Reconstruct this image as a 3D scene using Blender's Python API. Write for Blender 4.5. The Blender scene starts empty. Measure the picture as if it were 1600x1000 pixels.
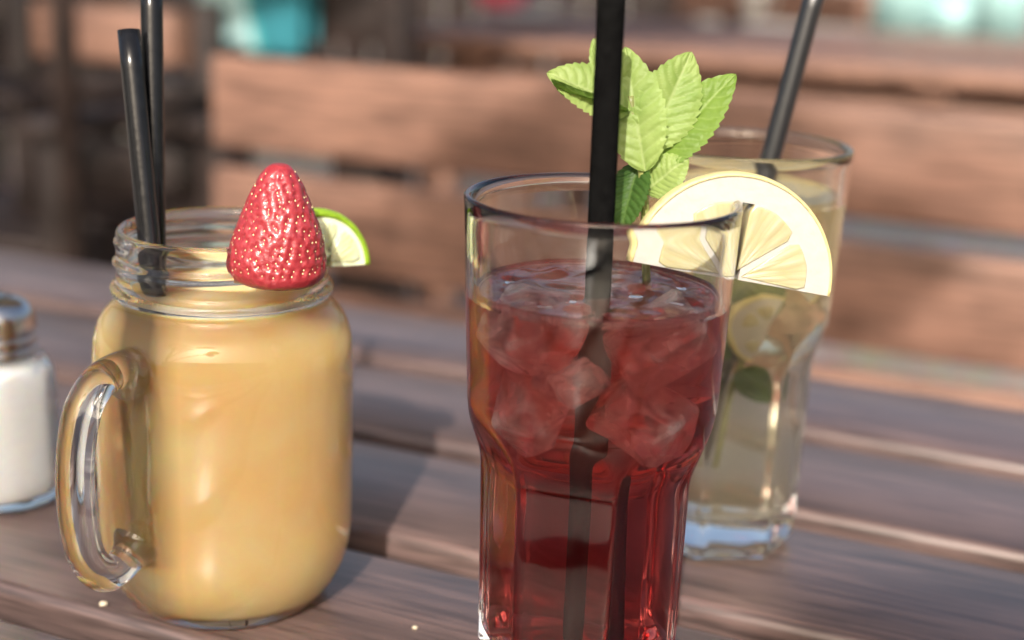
import bpy, bmesh, math, random
from math import sin, cos, pi, radians, atan2, sqrt, exp
from mathutils import Vector, Matrix, noise
random.seed(7)
scene = bpy.context.scene
COL = scene.collection

# ------------------------------------------------------------------ camera
TZ = 0.74                      # table top height
CAMZ = TZ + 0.22
PITCH, ROLL = radians(15.6), radians(2.2)
FPX = 50.0/36.0*1600.0         # focal length in pixels of the 1600 px photograph
cam_d = bpy.data.cameras.new('camera')
cam = bpy.data.objects.new('camera', cam_d); COL.objects.link(cam)
cam_d.lens = 50; cam_d.sensor_width = 36; cam_d.clip_start = 0.01; cam_d.clip_end = 500
cam.matrix_world = Matrix.Translation((0, 0, CAMZ)) @ Matrix.Rotation(pi/2-PITCH, 4, 'X') @ Matrix.Rotation(ROLL, 4, 'Z')
cam_d.dof.use_dof = True; cam_d.dof.focus_distance = 0.405; cam_d.dof.aperture_fstop = 5.6
scene.camera = cam

# ------------------------------------------------------------------ light
SUN_EL, SUN_AZ = radians(35), radians(8)          # the sun stands behind the camera, a little to the left
to_sun = Vector((-sin(SUN_AZ)*cos(SUN_EL), -cos(SUN_AZ)*cos(SUN_EL), sin(SUN_EL)))
w = bpy.data.worlds.new('World'); scene.world = w; w.use_nodes = True
wn = w.node_tree
bg = wn.nodes['Background']; sky = wn.nodes.new('ShaderNodeTexSky')
sky.sky_type = 'NISHITA'; sky.sun_disc = False; sky.sun_elevation = SUN_EL
sky.sun_rotation = atan2(to_sun.x, to_sun.y) % (2*pi)
sky.dust_density = 7.0; sky.ozone_density = 0.4
wn.links.new(sky.outputs[0], bg.inputs[0]); bg.inputs[1].default_value = 0.135
sun_d = bpy.data.lights.new('sun', 'SUN'); sun_d.energy = 4.2; sun_d.angle = radians(0.53); sun_d.color = (1.0, 0.93, 0.84)
sun = bpy.data.objects.new('sun', sun_d); COL.objects.link(sun)
sun.rotation_euler = to_sun.to_track_quat('Z', 'Y').to_euler()
vs = scene.view_settings
vs.view_transform = 'Standard'; vs.look = 'None'; vs.exposure = 0.57; vs.gamma = 1.0; vs.use_curve_mapping = False
cy = scene.cycles
cy.use_denoising = True; cy.max_bounces = 20; cy.transmission_bounces = 18; cy.transparent_max_bounces = 16
cy.glossy_bounces = 8; cy.diffuse_bounces = 4; cy.volume_bounces = 0
cy.caustics_reflective = False; cy.caustics_refractive = True; cy.blur_glossy = 0.35
cy.sample_clamp_indirect = 4.0; cy.use_adaptive_sampling = False

# ------------------------------------------------------------------ pixel helpers (photograph pixel -> point in the place)
def ray(px, py):
    u = (px-800)/FPX; v = -(py-500)/FPX
    x = u*cos(ROLL)-v*sin(ROLL); y = u*sin(ROLL)+v*cos(ROLL)
    return Vector((x, cos(PITCH)+y*sin(PITCH), -sin(PITCH)+y*cos(PITCH)))
CAM = Vector((0, 0, CAMZ))
def at_y(px, py, Y): d = ray(px, py); return CAM + d*(Y/d.y)
def at_z(px, py, Z): d = ray(px, py); return CAM + d*((Z+TZ-CAMZ)/d.z)
PHI = radians(23.17)
TV = Vector((cos(PHI), -sin(PHI), 0)); NV = Vector((sin(PHI), cos(PHI), 0))   # along / across the planks
def at_off(px, py, off): d = ray(px, py); return CAM + d*(off/d.dot(NV))
def so(s, o, z=0.0): return TV*s + NV*o + Vector((0, 0, TZ+z))
RZ = -PHI                                                                    # local x = along planks

# ------------------------------------------------------------------ object helpers
def link(name, me, mat, parent=None, loc=None, smooth=True):
    o = bpy.data.objects.new(name, me); COL.objects.link(o)
    if mat is not None:
        if not me.materials: me.materials.append(mat)
    if parent is not None: o.parent = parent
    if loc is not None: o.location = loc
    if smooth:
        me.polygons.foreach_set('use_smooth', [True]*len(me.polygons))
    return o
def mesh(verts, faces):
    me = bpy.data.meshes.new('mesh'); me.from_pydata([tuple(v) for v in verts], [], faces); me.update(); return me
def thing(name, label, cat, loc=(0, 0, 0), rz=0, group=None):
    o = bpy.data.objects.new(name, None); COL.objects.link(o); o.location = loc; o.rotation_euler = (0, 0, rz)
    o.empty_display_size = 0.02
    return tag(o, label, cat, group)
def tag(o, label, cat, group=None):
    o['label'] = label; o['category'] = cat
    if group: o['group'] = group
    return o
def bm_mesh(bm):
    me = bpy.data.meshes.new('mesh'); bm.to_mesh(me); bm.free(); return me
def box_mesh(sx, sy, sz, bev=0.0, seg=2, off=(0, 0, 0)):
    bm = bmesh.new(); bmesh.ops.create_cube(bm, size=1)
    bmesh.ops.scale(bm, vec=(sx, sy, sz), verts=bm.verts)
    if bev > 0: bmesh.ops.bevel(bm, geom=bm.edges[:], offset=bev, segments=seg, profile=0.5, affect='EDGES')
    bmesh.ops.translate(bm, vec=off, verts=bm.verts)
    return bm_mesh(bm)
def lathe(profile, n=64, close_start=True, close_end=True, rfun=None):
    """profile: list of (r,z). rfun(r,z,theta,i) -> (r,z)"""
    V = []; F = []
    for i, (r, z) in enumerate(profile):
        for j in range(n):
            th = 2*pi*j/n
            rr, zz = rfun(r, z, th, i) if rfun else (r, z)
            V.append((rr*cos(th), rr*sin(th), zz))
    for i in range(len(profile)-1):
        for j in range(n):
            a = i*n+j; b = i*n+(j+1) % n
            F.append((a, b, b+n, a+n))
    if close_start:
        V.append((0, 0, profile[0][1])); c = len(V)-1
        for j in range(n): F.append((c, (j+1) % n, j))
    if close_end:
        V.append((0, 0, profile[-1][1])); c = len(V)-1; k = (len(profile)-1)*n
        for j in range(n): F.append((c, k+j, k+(j+1) % n))
    return mesh(V, F)
def spline(pts, n):
    """Catmull-Rom through pts (tuples of any length)"""
    P = [Vector(p) for p in pts]; P = [P[0]*2-P[1]] + P + [P[-1]*2-P[-2]]
    out = []
    m = len(P)-3
    for k in range(n+1):
        t = k/n*m; i = min(int(t), m-1); t -= i
        a, b, c, d = P[i:i+4]
        out.append(0.5*((2*b)+(c-a)*t+(2*a-5*b+4*c-d)*t*t+(3*b-a-3*c+d)*t**3))
    return out
def tube(path, rad, n=12, cap=True, sx=1.0, up=None, hollow=0.0):
    """path list of Vectors; rad float or list"""
    V = []; F = []; m = len(path)
    up = Vector(up) if up else None
    prev = None
    rings = []
    for i, p in enumerate(path):
        t = (path[min(i+1, m-1)]-path[max(i-1, 0)]).normalized()
        if up is not None: s = t.cross(up).normalized()
        elif prev is None:
            s = t.orthogonal().normalized()
        else: s = (prev-t*prev.dot(t)).normalized()
        prev = s; q = s.cross(t)
        rings.append((p, s, q))
    def ringset(scale, off, rev):
        for i, (p, s, q) in enumerate(rings):
            r = (rad[i] if hasattr(rad, '__len__') else rad)*scale
            for j in range(n):
                a = 2*pi*j/n
                V.append(p+s*(cos(a)*r*sx)+q*(sin(a)*r))
        for i in range(m-1):
            for j in range(n):
                a = off+i*n+j; b = off+i*n+(j+1) % n
                F.append((a, b, b+n, a+n) if rev else (a, a+n, b+n, b))
    ringset(1.0, 0, False)
    if hollow > 0:
        off = len(V); ringset(hollow, off, True)
        for e in (0, m-1):
            for j in range(n):
                a = e*n+j; b = e*n+(j+1) % n
                F.append((a, b, off+b, off+a) if e == 0 else (a, off+a, off+b, b))
    elif cap:
        F.append(tuple(range(n))); F.append(tuple(reversed(range((m-1)*n, m*n))))
    return mesh(V, F)

# ------------------------------------------------------------------ materials
def new_mat(name):
    m = bpy.data.materials.new(name); m.use_nodes = True
    nt = m.node_tree; return m, nt, nt.nodes, nt.links
def sock(node, name): return node.inputs[name]
def ramp(nodes, stops):
    r = nodes.new('ShaderNodeValToRGB'); e = r.color_ramp.elements
    e[0].position, e[0].color = stops[0][0], (*stops[0][1], 1)
    e[1].position, e[1].color = stops[-1][0], (*stops[-1][1], 1)
    for p, c in stops[1:-1]:
        q = e.new(p); q.color = (*c, 1)
    return r
def simple(name, col, rough=0.5, metal=0.0, var=0.12, scale=40, bump=0.0, sss=0.0, sssr=0.003, spec=0.5, sheen=0.0):
    m, nt, N, L = new_mat(name); b = N['Principled BSDF']
    tc = N.new('ShaderNodeTexCoord'); nz = N.new('ShaderNodeTexNoise'); nz.inputs['Scale'].default_value = scale
    nz.inputs['Detail'].default_value = 5
    L.new(tc.outputs['Object'], nz.inputs['Vector'])
    lo = tuple(c*(1-var) for c in col); hi = tuple(min(1, c*(1+var)) for c in col)
    r = ramp(N, [(0.3, lo), (0.7, hi)]); L.new(nz.outputs[0], r.inputs[0]); L.new(r.outputs[0], b.inputs['Base Color'])
    b.inputs['Roughness'].default_value = rough; b.inputs['Metallic'].default_value = metal
    b.inputs['Specular IOR Level'].default_value = spec
    if sss > 0:
        b.inputs['Subsurface Weight'].default_value = sss; b.inputs['Subsurface Radius'].default_value = (1, .7, .4); b.inputs['Subsurface Scale'].default_value = sssr
    if sheen: b.inputs['Sheen Weight'].default_value = sheen
    if bump:
        bp = N.new('ShaderNodeBump'); bp.inputs['Strength'].default_value = bump; bp.inputs['Distance'].default_value = 0.002
        L.new(nz.outputs[0], bp.inputs['Height']); L.new(bp.outputs[0], b.inputs['Normal'])
    return m
def wood_mat(name, dark, mid, light, rough=(0.32, 0.55), gs=1.0, wear=0.0, coat=0.0):
    """stained boards, grain along local x"""
    m, nt, N, L = new_mat(name); b = N['Principled BSDF']
    tc = N.new('ShaderNodeTexCoord'); oi = N.new('ShaderNodeObjectInfo')
    mul = N.new('ShaderNodeMath'); mul.operation = 'MULTIPLY'; mul.inputs[1].default_value = 37.0
    L.new(oi.outputs['Random'], mul.inputs[0])
    add = N.new('ShaderNodeVectorMath'); add.operation = 'ADD'
    L.new(tc.outputs['Object'], add.inputs[0]); L.new(mul.outputs[0], add.inputs[1])
    mp = N.new('ShaderNodeMapping'); mp.inputs['Scale'].default_value = (2.2*gs, 48*gs, 30*gs); L.new(add.outputs[0], mp.inputs[0])
    n1 = N.new('ShaderNodeTexNoise'); n1.inputs['Scale'].default_value = 1.6; n1.inputs['Detail'].default_value = 8; n1.inputs['Roughness'].default_value = 0.62
    n1.inputs['Distortion'].default_value = 0.5
    L.new(mp.outputs[0], n1.inputs['Vector'])
    mp2 = N.new('ShaderNodeMapping'); mp2.inputs['Scale'].default_value = (22*gs, 520*gs, 400*gs); L.new(add.outputs[0], mp2.inputs[0])
    n2 = N.new('ShaderNodeTexNoise'); n2.inputs['Scale'].default_value = 1.0; n2.inputs['Detail'].default_value = 6
    L.new(mp2.outputs[0], n2.inputs['Vector'])
    n3 = N.new('ShaderNodeTexNoise'); n3.inputs['Scale'].default_value = 9*gs; n3.inputs['Detail'].default_value = 5
    L.new(add.outputs[0], n3.inputs['Vector'])
    r1 = ramp(N, [(0.28, dark), (0.5, mid), (0.74, light)]); L.new(n1.outputs[0], r1.inputs[0])
    mx = N.new('ShaderNodeMixRGB'); mx.blend_type = 'MULTIPLY'; mx.inputs[0].default_value = 0.65
    r2 = ramp(N, [(0.40, (0.22, 0.20, 0.20)), (0.50, (0.85, 0.82, 0.82)), (0.62, (1.15, 1.1, 1.08))]); L.new(n2.outputs[0], r2.inputs[0])
    L.new(r1.outputs[0], mx.inputs[1]); L.new(r2.outputs[0], mx.inputs[2])
    mx2 = N.new('ShaderNodeMixRGB'); mx2.blend_type = 'MULTIPLY'; mx2.inputs[0].default_value = 0.6
    r3 = ramp(N, [(0.3, (0.62, 0.6, 0.62)), (0.62, (1.1, 1.08, 1.06))]); L.new(n3.outputs[0], r3.inputs[0])
    L.new(mx.outputs[0], mx2.inputs[1]); L.new(r3.outputs[0], mx2.inputs[2])
    # each board its own tone
    hs = N.new('ShaderNodeHueSaturation'); mr = N.new('ShaderNodeMapRange'); mr.inputs[3].default_value = 0.82; mr.inputs[4].default_value = 1.14
    L.new(oi.outputs['Random'], mr.inputs[0]); L.new(mr.outputs[0], hs.inputs['Value']); L.new(mx2.outputs[0], hs.inputs['Color'])
    L.new(hs.outputs[0], b.inputs['Base Color'])
    rr = N.new('ShaderNodeMapRange'); rr.inputs[1].default_value = 0.3; rr.inputs[2].default_value = 0.7
    rr.inputs[3].default_value = rough[0]; rr.inputs[4].default_value = rough[1]
    L.new(n3.outputs[0], rr.inputs[0]); L.new(rr.outputs[0], b.inputs['Roughness'])
    b.inputs['Coat Weight'].default_value = coat; b.inputs['Coat Roughness'].default_value = 0.28
    bp = N.new('ShaderNodeBump'); bp.inputs['Strength'].default_value = 0.35; bp.inputs['Distance'].default_value = 0.0008
    ad = N.new('ShaderNodeMath'); ad.operation = 'ADD'; L.new(n1.outputs[0], ad.inputs[0]); L.new(n2.outputs[0], ad.inputs[1])
    L.new(ad.outputs[0], bp.inputs['Height']); L.new(bp.outputs[0], b.inputs['Normal'])
    return m
def glass_mat(name, col=(1, 1, 1), ior=1.5, rough=0.0, clear=0.0):
    m, nt, N, L = new_mat(name); N.remove(N['Principled BSDF'])
    g = N.new('ShaderNodeBsdfGlass'); g.inputs['Color'].default_value = (*col, 1); g.inputs['IOR'].default_value = ior; g.inputs['Roughness'].default_value = rough
    # faint hand-blown unevenness
    tc = N.new('ShaderNodeTexCoord'); nz = N.new('ShaderNodeTexNoise'); nz.inputs['Scale'].default_value = 55; nz.inputs['Detail'].default_value = 1
    L.new(tc.outputs['Object'], nz.inputs['Vector'])
    bp = N.new('ShaderNodeBump'); bp.inputs['Strength'].default_value = 0.10; bp.inputs['Distance'].default_value = 0.002
    L.new(nz.outputs[0], bp.inputs['Height']); L.new(bp.outputs[0], g.inputs['Normal'])
    if clear > 0:
        tr = N.new('ShaderNodeBsdfTransparent'); mx = N.new('ShaderNodeMixShader'); mx.inputs[0].default_value = clear
        L.new(g.outputs[0], mx.inputs[1]); L.new(tr.outputs[0], mx.inputs[2]); L.new(mx.outputs[0], N['Material Output'].inputs['Surface'])
    else:
        L.new(g.outputs[0], N['Material Output'].inputs['Surface'])
    return m

TABLE_WOOD = wood_mat('table_wood', (0.060, 0.041, 0.038), (0.108, 0.074, 0.068), (0.17, 0.114, 0.102), rough=(0.28, 0.50), coat=0.7)
BENCH_WOOD = wood_mat('bench_wood', (0.19, 0.108, 0.078), (0.25, 0.140, 0.100), (0.32, 0.182, 0.132), rough=(0.4, 0.6), gs=0.8)
DARK_WOOD = wood_mat('dark_wood', (0.012, 0.0072, 0.006), (0.024, 0.014, 0.011), (0.042, 0.024, 0.019), rough=(0.45, 0.65), gs=0.8)
GLASS = glass_mat('clear_glass', (0.985, 0.99, 0.985))
STRAW = simple('black_straw_plastic', (0.007, 0.007, 0.008), rough=0.2, var=0.25, scale=300, bump=0.04, spec=0.4)

# ------------------------------------------------------------------ ground
def build_ground():
    m, nt, N, L = new_mat('pale_gravel'); b = N['Principled BSDF']
    tc = N.new('ShaderNodeTexCoord')
    v = N.new('ShaderNodeTexVoronoi'); v.inputs['Scale'].default_value = 55; L.new(tc.outputs['Object'], v.inputs['Vector'])
    n = N.new('ShaderNodeTexNoise'); n.inputs['Scale'].default_value = 0.9; n.inputs['Detail'].default_value = 6; L.new(tc.outputs['Object'], n.inputs['Vector'])
    r = ramp(N, [(0.32, (0.20, 0.17, 0.145)), (0.66, (0.50, 0.46, 0.40))]); L.new(n.outputs[0], r.inputs[0])
    mx = N.new('ShaderNodeMixRGB'); mx.blend_type = 'MULTIPLY'; mx.inputs[0].default_value = 0.5
    L.new(r.outputs[0], mx.inputs[1]); L.new(v.outputs['Color'], mx.inputs[2]); L.new(mx.outputs[0], b.inputs['Base Color'])
    b.inputs['Roughness'].default_value = 0.85
    bp = N.new('ShaderNodeBump'); bp.inputs['Strength'].default_value = 0.6; bp.inputs['Distance'].default_value = 0.01
    L.new(v.outputs['Distance'], bp.inputs['Height']); L.new(bp.outputs[0], b.inputs['Normal'])
    o = link('ground', mesh([(-150, -150, 0), (150, -150, 0), (150, 150, 0), (-150, 150, 0)], [(0, 1, 2, 3)]), m, smooth=False)
    o['kind'] = 'structure'
build_ground()

# ------------------------------------------------------------------ tables and benches
def plank_mesh(L_, W, T, r=0.0042):
    return box_mesh(L_, W, T, r, 3)
def make_table(label, off_far, n_planks, pitch, gap, s0, s1, wood, under, apron=True):
    W = pitch-gap; Ln = s1-s0; T = 0.028
    sc_, oc = (s0+s1)/2, off_far-(n_planks*pitch-gap)/2
    t = thing('garden_table', label, 'table', so(sc_, oc, -TZ), RZ)
    me = plank_mesh(Ln, W, T)
    for k in range(n_planks):
        o = link('plank', me, wood, t); o.location = (random.uniform(-.004, .004), off_far-W/2-k*pitch-oc, TZ-T/2+random.uniform(-.0006, .0006))
        if k == 0: me.polygons.foreach_set('use_smooth', [True]*len(me.polygons))
    depth = n_planks*pitch-gap
    for sx in (-0.42, 0.0, 0.42):
        o = link('crossbar', box_mesh(0.07, depth-0.06, 0.035, 0.004), under, t); o.location = (sx*Ln, 0, TZ-T-0.0185)
    for sy in (-1, 1):
        if apron:
            o = link('apron', box_mesh(Ln*0.86, 0.025, 0.085, 0.003), under, t); o.location = (0, sy*(depth/2-0.06), TZ-T-0.04-0.041)
        for sx in (-1, 1):
            o = link('leg', box_mesh(0.07, 0.07, TZ-T-0.04, 0.005), under, t)
            o.location = (sx*Ln*0.45, sy*(depth/2-0.05), (TZ-T-0.04)/2)
    return t
main_table = make_table('dark stained slatted wooden table that carries the three drinks', 0.7095, 9, 0.09822, 0.0160, -1.05, 0.85, TABLE_WOOD, DARK_WOOD)

def make_bench(label, s0, s1, off, wood, post, facing=-1, back=True, name='garden_bench', boards=3, seat_z=-0.30, ztop=0.076, bw=0.096, gap=0.022):
    """backrest plane at offset off; the seat lies on the facing side"""
    sc_ = (s0+s1)/2; Ln = s1-s0
    t = thing(name, label, 'bench', so(sc_, off, -TZ), RZ)
    if back:
        me = box_mesh(Ln, 0.024, bw, 0.006, 3)
        for k in range(boards):
            o = link('backrest_board', me, wood, t); o.location = (0, -facing*0.012, TZ+ztop-bw/2-k*(bw+gap))
    W = 0.088; sme = box_mesh(Ln, W, 0.026, 0.006, 3)
    for k in range(4):
        o = link('seat_slat', sme, wood, t); o.location = (0, facing*(0.075+k*0.10), TZ+seat_z-0.013)
    for sx in (-1, 1):
        if back:
            o = link('back_post', box_mesh(0.055, 0.05, TZ+ztop-0.01, 0.004), post, t); o.location = (sx*(Ln/2-0.16), -facing*0.0495, (TZ+ztop-0.01)/2)
        o = link('front_leg', box_mesh(0.055, 0.05, TZ+seat_z-0.028, 0.004), post, t); o.location = (sx*(Ln/2-0.16), facing*0.36, (TZ+seat_z-0.028)/2)
        o = link('seat_rail', box_mesh(0.045, 0.40, 0.05, 0.004), post, t); o.location = (sx*(Ln/2-0.16)-sx*0.052, facing*0.2, TZ+seat_z-0.028-0.026)
    return t
bench = make_bench('reddish brown wooden bench with boarded backrest just behind the table', -0.89, 0.75, 1.25, BENCH_WOOD, DARK_WOOD)

# ------------------------------------------------------------------ drinking glasses
GH, GR = 0.148, 0.03825
NF = 7
def smin(a, b, k):
    h = max(0.0, min(1.0, 0.5+0.5*(b-a)/k)); return b*(1-h)+a*h-k*h*(1-h)
def sstep(a, b, x):
    t = max(0.0, min(1.0, (x-a)/(b-a))); return t*t*(3-2*t)
def r_round(z):
    if z > 0.089: return 0.0356+(GR-0.0356)*(z-0.089)/(GH-0.089)
    return 0.0318+(0.0356-0.0318)*sstep(0.064, 0.092, z) - 0.0010*(1-z/0.07 if z < 0.07 else 0)
def r_flat(z):
    return 0.0283-0.0012*(1-min(z, 0.07)/0.07) + 0.016*sstep(0.069, 0.108, z)
def make_glass_mesh(level, edge0, inner_wet=False):
    """outer faceted wall, rim, inner wall down to the level of the drink"""
    n = 168; prof = []
    zs = [0.0008+0.0012*k/3 for k in range(4)] + [0.004, 0.008, 0.014] + [0.02+0.005*k for k in range(9)] + [0.064+0.0011*k for k in range(38)] + [0.108+0.006*k for k in range(7)]
    zs = [z for z in zs if z < GH-0.0012] + [GH-0.0012]
    V = []; F = []
    rows = []
    def outer(th, z):
        per = 2*pi/NF; d = (th-edge0) % per - per/2
        rr = smin(r_round(z), r_flat(z)/cos(d), 0.0012)
        if z < 0.003: rr -= 0.0016*(1-z/0.003)**2
        return rr
    # base: slightly hollow underside
    rows.append([(0.012, 0.0016)]*n); rows.append([(0.022, 0.0012)]*n)
    for k in (0.0,): rows.append([(outer(2*pi*j/n, 0.0008)-0.002, 0.0) for j in range(n)])
    for z in zs: rows.append([(outer(2*pi*j/n, z), z) for j in range(n)])
    for dr, dz in ((0.0002, -0.0004), (0.0008, 0.0), (0.0016, -0.0001), (0.0023, -0.0005), (0.0028, -0.0012)): rows.append([(GR-dr, GH+dz)]*n)
    for k in range(1, 9):
        z = GH-0.002-(GH-0.002-level+0.0016)*k/8; rows.append([(r_inner(z), z)]*n)
    return grid_rows(rows, n, True, False)
def grid_rows(rows, n, cs, ce):
    V = []; F = []
    for row in rows:
        for j, (r, z) in enumerate(row):
            a = 2*pi*j/n; V.append((r*cos(a), r*sin(a), z))
    for i in range(len(rows)-1):
        for j in range(n):
            a = i*n+j; b = i*n+(j+1) % n; F.append((a, b, b+n, a+n))
    if cs:
        V.append((0, 0, rows[0][0][1])); c = len(V)-1
        for j in range(n): F.append((c, (j+1) % n, j))
    if ce:
        V.append((0, 0, rows[-1][0][1])); c = len(V)-1; k = (len(rows)-1)*n
        for j in range(n): F.append((c, k+j, k+(j+1) % n))
    return mesh(V, F)
def r_inner(z):
    if z > 0.094: return r_round(z)-0.0029
    return 0.0245 + (r_round(0.094)-0.0029-0.0245)*sstep(0.060, 0.094, z)
def drink_mesh(level, wav=0.0004, seed=0):
    n = 96; rows = []
    for r in (0.010, 0.018, 0.022): rows.append([(r, 0.0125+(r/0.022)**4*0.0012)]*n)
    for k in range(0, 46):
        z = 0.015+(level+0.0012-0.015)*k/45; rows.append([(r_inner(z), z)]*n)
    R = r_inner(level)
    for dr, dz in ((0.0004, 0.0006), (0.0010, 0.0002), (0.0018, 0.0)): rows.append([(R-dr, level+dz)]*n)
    for r in [R-0.0018-(R-0.0038)*k/16 for k in range(1, 17)]:
        row = []
        for j in range(n):
            a = 2*pi*j/n
            f = min(1, (R-0.0018-r)/0.006)
            row.append((r, level+f*wav*noise.noise(Vector((r*cos(a)*140+seed, r*sin(a)*140, seed)))*2))
        rows.append(row)
    return grid_rows(rows, n, True, True)
def drink_mat(name, absorb, density, level, cloud_low, cloud_high, cloud_col_low, cloud_col_high, zsplit):
    """liquid: refracting, coloured by absorption, and slightly cloudy"""
    m, nt, N, L = new_mat(name); N.remove(N['Principled BSDF'])
    out = N['Material Output']; tc = N.new('ShaderNodeTexCoord'); sp = N.new('ShaderNodeSeparateXYZ'); L.new(tc.outputs['Object'], sp.inputs[0])
    # wall touching the glass (1.33/1.5) or free surface (1.33)
    ge = N.new('ShaderNodeNewGeometry'); gz = N.new('ShaderNodeMath'); gz.operation = 'GREATER_THAN'; gz.inputs[1].default_value = level-0.0006
    L.new(sp.outputs['Z'], gz.inputs[0])
    io = N.new('ShaderNodeMapRange'); io.inputs[3].default_value = 1.333/1.5; io.inputs[4].default_value = 1.333; L.new(gz.outputs[0], io.inputs[0])
    g = N.new('ShaderNodeBsdfGlass'); L.new(io.outputs[0], g.inputs['IOR']); g.inputs['Roughness'].default_value = 0.0
    d = N.new('ShaderNodeBsdfDiffuse'); tr = N.new('ShaderNodeBsdfTranslucent')
    nz = N.new('ShaderNodeTexNoise'); nz.inputs['Scale'].default_value = 42; nz.inputs['Detail'].default_value = 5; L.new(tc.outputs['Object'], nz.inputs['Vector'])
    mr = N.new('ShaderNodeMapRange'); mr.interpolation_type = 'SMOOTHSTEP'; mr.inputs[1].default_value = zsplit[0]; mr.inputs[2].default_value = zsplit[1]
    zz = N.new('ShaderNodeMath'); zz.operation = 'MULTIPLY_ADD'; zz.inputs[1].default_value = 0.03
    sb = N.new('ShaderNodeMath'); sb.operation = 'SUBTRACT'; sb.inputs[1].default_value = 0.5; L.new(nz.outputs[0], sb.inputs[0]); L.new(sb.outputs[0], zz.inputs[0]); L.new(sp.outputs['Z'], zz.inputs[2])
    L.new(zz.outputs[0], mr.inputs[0])
    mc = N.new('ShaderNodeMixRGB'); mc.inputs[1].default_value = (*cloud_col_low, 1); mc.inputs[2].default_value = (*cloud_col_high, 1); L.new(mr.outputs[0], mc.inputs[0])
    L.new(mc.outputs[0], d.inputs[0]); L.new(mc.outputs[0], tr.inputs[0])
    md = N.new('ShaderNodeMixShader'); md.inputs[0].default_value = 0.4; L.new(d.outputs[0], md.inputs[1]); L.new(tr.outputs[0], md.inputs[2])
    fr = N.new('ShaderNodeMapRange'); fr.inputs[3].default_value = cloud_low; fr.inputs[4].default_value = cloud_high; L.new(mr.outputs[0], fr.inputs[0])
    ms = N.new('ShaderNodeMixShader'); L.new(fr.outputs[0], ms.inputs[0]); L.new(g.outputs[0], ms.inputs[1]); L.new(md.outputs[0], ms.inputs[2])
    L.new(ms.outputs[0], out.inputs['Surface'])
    va = N.new('ShaderNodeVolumeAbsorption'); va.inputs['Color'].default_value = (*absorb, 1); va.inputs['Density'].default_value = density
    L.new(va.outputs[0], out.inputs['Volume'])
    return m
def make_straw(label, p0, p1, rad, group=None, bend=None, mat=None):
    a, b = Vector(p0), Vector(p1); d = b-a
    pts = [a+d*k/14 for k in range(15)]
    if bend is not None:
        for k, p in enumerate(pts): p += Vector(bend)*(4*(k/14)*(1-k/14))
    o = link('drinking_straw', tube([p-a for p in pts], rad, 20, hollow=0.86), mat or STRAW); o.location = a
    return tag(o, label, 'straw', group)
NEAR = Vector((0.0236, 0.3848, TZ+0.0008)); REAR = Vector((0.0788, 0.4991, TZ+0.0008))
RED_LEVEL, YEL_LEVEL = 0.1215, 0.131
def glass_edge(loc): return atan2(-loc.y, -loc.x)   # direction of the camera
# angles run anticlockwise seen from above; to the right in the picture is +
e_near = glass_edge(NEAR)+radians(14.6)
near_glass = tag(link('tumbler_glass', make_glass_mesh(RED_LEVEL, e_near), GLASS, loc=NEAR), 'tall clear glass with flat panels below, nearest the camera, holding the red drink', 'glass', 'tall panelled drinking glasses')
RED = drink_mat('red_iced_tea', (0.84, 0.13, 0.09), 66, RED_LEVEL, 0.13, 0.16, (0.26, 0.022, 0.022), (0.46, 0.15, 0.11), (0.066, 0.100))
red = tag(link('red_drink', drink_mesh(RED_LEVEL, 0.0007, 3), RED, loc=NEAR), 'deep red iced drink filling the nearest glass', 'drink')
e_rear = glass_edge(REAR)+radians(-10)
rear_glass = tag(link('tumbler_glass', make_glass_mesh(YEL_LEVEL, e_rear), GLASS, loc=REAR), 'tall clear panelled glass standing behind, holding the pale yellow lemonade', 'glass', 'tall panelled drinking glasses')
YEL = drink_mat('lemonade', (0.96, 0.82, 0.46), 12, YEL_LEVEL, 0.18, 0.30, (0.96, 0.88, 0.66), (0.98, 0.82, 0.42), (0.075, 0.105))
yel = tag(link('lemonade_drink', drink_mesh(YEL_LEVEL, 0.0006, 9), YEL, loc=REAR), 'pale yellow lemonade filling the rear glass', 'drink')

# ------------------------------------------------------------------ mason jar mug
JAR = Vector((-0.0918, 0.4360, TZ+0.0008)); JLEVEL = 0.1045
def jar_outer():
    pts = [(0.0270, 0.0006), (0.0292, 0.0), (0.0312, 0.0012), (0.0352, 0.0062), (0.0386, 0.0130), (0.0404, 0.0205), (0.0410, 0.0290), (0.0411, 0.045), (0.0411, 0.060), (0.0411, 0.075), (0.0410, 0.0835),
           (0.0402, 0.0905), (0.0382, 0.0958), (0.0355, 0.0992), (0.0340, 0.1012), (0.0336, 0.1030), (0.0346, 0.1047), (0.0346, 0.1062), (0.0334, 0.1078), (0.0328, 0.110), (0.0326, 0.114), (0.0325, 0.118), (0.0325, 0.1215), (0.0323, 0.1232)]
    return [(p.x, p.y) for p in spline([Vector((a, b, 0)) for a, b in pts], 110)]
def jar_inner(z):
    if z > 0.101: return 0.0294
    return 0.0294+(0.0374-0.0294)*(1-sstep(0.084, 0.101, z))
def jar_mesh():
    n = 128; prof = jar_outer(); rows = [[(0.012, 0.003)]*n, [(0.022, 0.0022)]*n]
    for r, z in prof:
        row = []
        for j in range(n):
            th = j/n
            add = 0
            if z > 0.108:
                for turn in (0, 1):
                    zc = 0.1105+0.0062*(th+turn)
                    if zc < 0.1205: add = max(add, 0.0013*exp(-((z-zc)/0.0011)**2)*sstep(0.1212, 0.1190, zc)*sstep(0.1100, 0.1115, zc))
            row.append((r+add, z))
        rows.append(row)
    for r, z in ((0.0318, 0.1241), (0.0309, 0.1243), (0.0300, 0.1238), (0.0295, 0.1225)): rows.append([(r, z)]*n)
    for k in range(1, 7):
        z = 0.1225-(0.1225-JLEVEL+0.0012)*k/6; rows.append([(jar_inner(z), z)]*n)
    return grid_rows(rows, n, True, False)
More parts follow.
